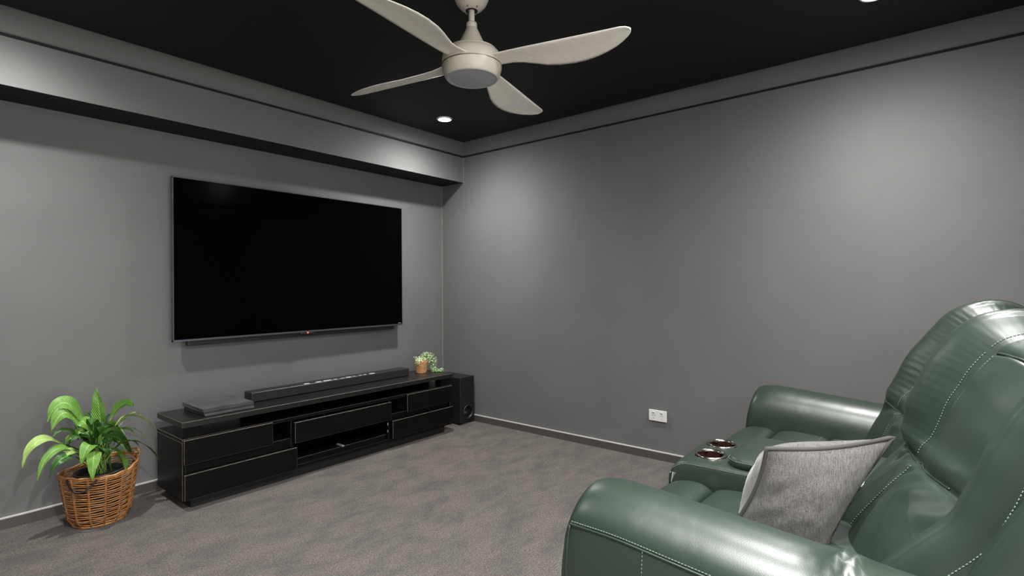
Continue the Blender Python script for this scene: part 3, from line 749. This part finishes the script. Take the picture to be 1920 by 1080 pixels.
for (ac, col_) in ((R(232), 'l'), (R(8), 'r')):
    bm = bmesh.new(); pts = []; w_ = R(22)
    for k in range(21):
        s = k/20; a = ac-w_+2*w_*s; dip = math.sin(math.pi*s)
        if col_ == 'l': z_ = bk_z(1, a)-.004-.052*dip; r_ = bk_r(.95)+.010+.018*dip
        else: z_ = bk_z(1, a)+.004+.012*dip; r_ = bk_r(1)+.004+.008*dip
        pts.append((BX+r_*math.cos(a), BY+r_*math.sin(a), z_))
    tube(bm, pts, .0048, n=8); bm_obj('handle', bm, M_strap if col_ == 'l' else M_wick, BK, label='drooping dark strap handle' if col_ == 'l' else None)

# peace lily in its nursery pot
PX, PY = BX, BY
PL = thing('leafy_plant', 'leafy green plant with long arching leaves growing out of the wicker basket', 'plant', (PX, PY, .012))
bm = bmesh.new(); lathe(bm, [(.078, .012), (.098, .235), (.104, .238), (.104, .252), (.097, .252), (.094, .225)], PX, PY, n=36, caps=False); bm_obj('nursery_pot', bm, M_pot, PL, smooth=True, label='dark plastic pot inside the basket')
bm = bmesh.new(); lathe(bm, [(.001, .012), (.078, .0125)], PX, PY, n=24, caps=False); bm_obj('pot_bottom', bm, M_pot, PL)
bm = bmesh.new(); lathe(bm, [(.001, .235), (.094, .225)], PX, PY, n=30, caps=False); bm_obj('soil', bm, M_soil, PL)
def cam_pt(u, v, y):
    d = fw+rt*((u-960)/F_PX)+up*((538-v)/F_PX); t_ = y/d.y
    return Vector((0, 0, 1.16))+d*t_
def leaf(tip, ctrl, base, width, mi, pet=.35, fold=.18, twist=0.0):
    """arching leaf along a quadratic curve base-ctrl-tip"""
    def B(t_): return base*(1-t_)**2+ctrl*2*t_*(1-t_)+tip*t_*t_
    bm = bmesh.new(); uvl = bm.loops.layers.uv.new('UVMap')
    nL, nW = 18, 3; rows = []; side0 = None
    for j in range(nL+1):
        s = j/nL; t_ = pet+(1-pet)*s; c = B(t_); d = (B(min(1, t_+.01))-B(max(0, t_-.01))).normalized()
        # side vector: horizontal, twisted about the run
        h = d.cross(Vector((0, 0, 1)))
        if h.length < .25: h = h+Vector((.8, -.6, 0))*.5
        h.normalize(); upv = h.cross(d).normalized()
        if side0 is not None and h.dot(side0) < 0: h = -h; upv = h.cross(d).normalized()
        side0 = h
        h2 = h*math.cos(twist)+upv*math.sin(twist); u2 = upv*math.cos(twist)-h*math.sin(twist)
        wd = width*.5*(math.sin(math.pi*min(1, s**.78*.97+.02))**.85)*(1-.12*s) if s < 1 else 0
        wd = max(wd, .0008)
        r = []
        for k in range(-nW, nW+1):
            q_ = k/nW; ru = .0025*math.sin(14*s+q_*3)*abs(q_)
            r.append((c+h2*(wd*q_)+u2*(abs(q_)*wd*fold+ru), q_, s))
        rows.append(r)
    vs = [[bm.verts.new(p[0]) for p in r] for r in rows]
    for j in range(nL):
        for k in range(2*nW):
            f = bm.faces.new((vs[j][k], vs[j][k+1], vs[j+1][k+1], vs[j+1][k])); f.smooth = True
            for lp, (jj, kk) in zip(f.loops, ((j, k), (j, k+1), (j+1, k+1), (j+1, k))): lp[uvl].uv = (rows[jj][kk][1], rows[jj][kk][2])
    lf = bm_obj('leaf', bm, M_leaf[mi], PL)
    bm = bmesh.new(); tube(bm, [B(pet*1.08*k/8) for k in range(9)], .0024, n=5); bm_obj('leaf_stalk', bm, M_stem, lf)
Y0 = BY
# (tip u, tip v, tip y) (control u, v, y) width kind petiole twist
LV = [
 (180, 728, Y0, 190, 800, Y0, .062, 0, .42, .5), (251, 762, Y0+.05, 212, 770, Y0+.03, .060, 0, .45, .9), (293, 804, Y0-.02, 225, 778, Y0, .050, 2, .35, .25),
 (88, 792, Y0, 135, 752, Y0, .068, 0, .30, .75), (96, 808, Y0-.04, 135, 770, Y0-.03, .070, 0, .28, .75), (98, 820, Y0-.05, 140, 808, Y0-.04, .042, 1, .25, .3),
 (42, 878, Y0-.08, 88, 815, Y0-.06, .048, 2, .30, .4), (69, 901, Y0-.11, 115, 832, Y0-.08, .040, 0, .30, .45), (74, 885, Y0-.05, 120, 830, Y0-.03, .036, 1, .3, .3),
 (92, 897, Y0-.13, 128, 850, Y0-.12, .052, 1, .25, .35), (152, 873, Y0-.16, 172, 828, Y0-.13, .052, 0, .35, .3), (173, 903, Y0-.19, 178, 840, Y0-.14, .046, 0, .45, .2),
 (238, 884, Y0-.14, 208, 836, Y0-.12, .064, 0, .50, .5), (206, 826, Y0-.10, 190, 822, Y0-.08, .058, 1, .42, .7), (300, 864, Y0-.04, 240, 820, Y0-.04, .040, 1, .35, .1),
 (253, 812, Y0-.06, 215, 808, Y0-.04, .050, 0, .30, .4), (278, 828, Y0, 235, 800, Y0, .022, 2, .45, .1), (264, 778, Y0+.08, 230, 785, Y0+.05, .018, 2, .4, .1),
 (206, 776, Y0+.04, 198, 805, Y0+.03, .055, 1, .25, .9), (172, 790, Y0+.06, 176, 812, Y0+.03, .050, 1, .25, .9), (140, 812, Y0+.02, 158, 812, Y0, .046, 1, .25, .4),
 (120, 840, Y0-.05, 148, 815, Y0-.05, .040, 0, .25, .4), (132, 828, Y0-.08, 158, 822, Y0-.06, .040, 1, .25, .6), (222, 800, Y0+.02, 204, 815, Y0, .046, 1, .25, .6),
 (238, 838, Y0+.06, 215, 812, Y0+.05, .040, 1, .3, .4), (150, 850, Y0-.10, 165, 836, Y0-.08, .046, 1, .3, .5), (200, 858, Y0-.13, 192, 838, Y0-.1, .040, 1, .3, .5), (110, 872, Y0-.10, 140, 842, Y0-.08, .036, 2, .3, .5),
 (262, 838, Y0-.08, 228, 826, Y0-.06, .030, 1, .3, .4), (160, 772, Y0+.03, 172, 800, Y0+.02, .030, 1, .3, .5)]
rl = random.Random(11)
for k in range(16):
    an = rl.uniform(-2.6, 2.9); rr = rl.uniform(30, 78)
    tu = 178+rr*math.sin(an)*1.15; tv = 838-rr*math.cos(an)*.72
    LV.append((tu, tv, Y0-rl.uniform(-.06, .15), 178+rr*.45*math.sin(an), 838-rr*.62*abs(math.cos(an))-14, Y0-rl.uniform(-.02, .1), rl.uniform(.034, .050), rl.choice((0, 1, 1)), .3, rl.uniform(.1, .8)))
for i, (tu, tv, ty_, cu, cv, cy_, wd, mi, pet, tw) in enumerate(LV):
    a = i*2.4; base = Vector((PX+.028*math.cos(a), PY+.028*math.sin(a), .236))
    tip = cam_pt(tu, tv, min(ty_, 3.49)); mid = cam_pt(cu, cv, cy_)
    ctrl = mid*2-(base+tip)*.5                      # make the curve pass through mid
    leaf(tip, ctrl*.75+mid*.25, base, wd*1.3, mi, pet, .16+.1*random.random(), tw)

# ------------------------------------------------------------------ small potted trailing plant
QX, QY = 2.862, 3.262
SPt = thing('small_wicker_pot', 'small tan wicker pot on the right end of the cabinet top', 'pot', (QX, QY, .468))
bm = bmesh.new()
for j in range(13):
    t_ = j/12; r_ = .037+.013*t_; pts = [(QX+(r_+.0015*math.cos(10*a_+(j % 2)*math.pi))*math.cos(a_), QY+(r_+.0015*math.cos(10*a_+(j % 2)*math.pi))*math.sin(a_), .472+t_*.088) for a_ in [2*math.pi*k/60 for k in range(60)]]
    tube(bm, pts, .0042, n=6, closed=True)
bm_obj('woven_strands', bm, M_wick2, SPt, kind='stuff')
bm = bmesh.new(); lathe(bm, [(.001, .4685), (.036, .469), (.048, .556), (.044, .556), (.001, .552)], QX, QY, n=24, caps=False); bm_obj('pot_lining', bm, M_wickd, SPt)
TP = thing('trailing_plant', 'pale green trailing plant with tiny leaves spilling from the small wicker pot', 'plant', (QX, QY, .553))
rnd = random.Random(3); bmA = bmesh.new(); bmB = bmesh.new(); bmS = bmesh.new()
def leaflets(p, n_, sp, pale):
    for _ in range(n_):
        q = p+Vector((rnd.gauss(0, sp), rnd.gauss(0, sp), rnd.gauss(0, sp))); q.z = max(q.z, .474)
        s_ = rnd.uniform(.0036, .0068)
        bmesh.ops.create_icosphere(bmA if rnd.random() < pale else bmB, subdivisions=1, radius=s_, matrix=Matrix.Translation(q) @ Matrix.Rotation(rnd.random()*6, 4, 'X') @ Matrix.Diagonal((1, .9, .5, 1)))
for k in range(46):
    a = rnd.random()*2*math.pi; r_ = .048*math.sqrt(rnd.random()); leaflets(Vector((QX+r_*math.cos(a), QY+r_*math.sin(a), .567+.018*rnd.random())), 5, .008, .8)
trails = [[(QX+.02, QY-.01, .56), (QX+.055, QY-.03, .605), (QX+.095, QY-.045, .585), (QX+.10, QY-.055, .53), (QX+.085, QY-.06, .48), (QX+.11, QY-.07, .476)],
          [(QX+.02, QY, .56), (QX+.05, QY-.0, .60), (QX+.085, QY-.02, .575), (QX+.080, QY-.04, .52), (QX+.075, QY-.055, .48)],
          [(QX, QY-.02, .56), (QX+.04, QY-.04, .585), (QX+.068, QY-.055, .545), (QX+.066, QY-.06, .49), (QX+.10, QY-.075, .476), (QX+.135, QY-.08, .476)],
          [(QX, QY+.01, .56), (QX+.04, QY+.01, .612), (QX+.075, QY+.0, .60), (QX+.09, QY-.01, .55)],
          [(QX-.02, QY-.01, .56), (QX-.05, QY-.02, .572), (QX-.058, QY-.03, .555)],
          [(QX+.0, QY-.0, .56), (QX+.02, QY-.01, .61), (QX+.05, QY-.03, .60), (QX+.06, QY-.04, .56)],
          [(QX+.07, QY-.05, .5), (QX+.10, QY-.085, .476), (QX+.14, QY-.095, .476)]]
for i, tr in enumerate(trails):
    c = spline(tr, 26); tube(bmS, c, .0011, n=4)
    for p in c: leaflets(p, 7, .0085, .30 if i != 4 else .8)
bm_obj('pale_leaflets', bmA, M_pearl, TP, kind='stuff'); bm_obj('green_leaflets', bmB, M_pearl2, TP, kind='stuff'); bm_obj('stems', bmS, M_stem, TP, kind='stuff')
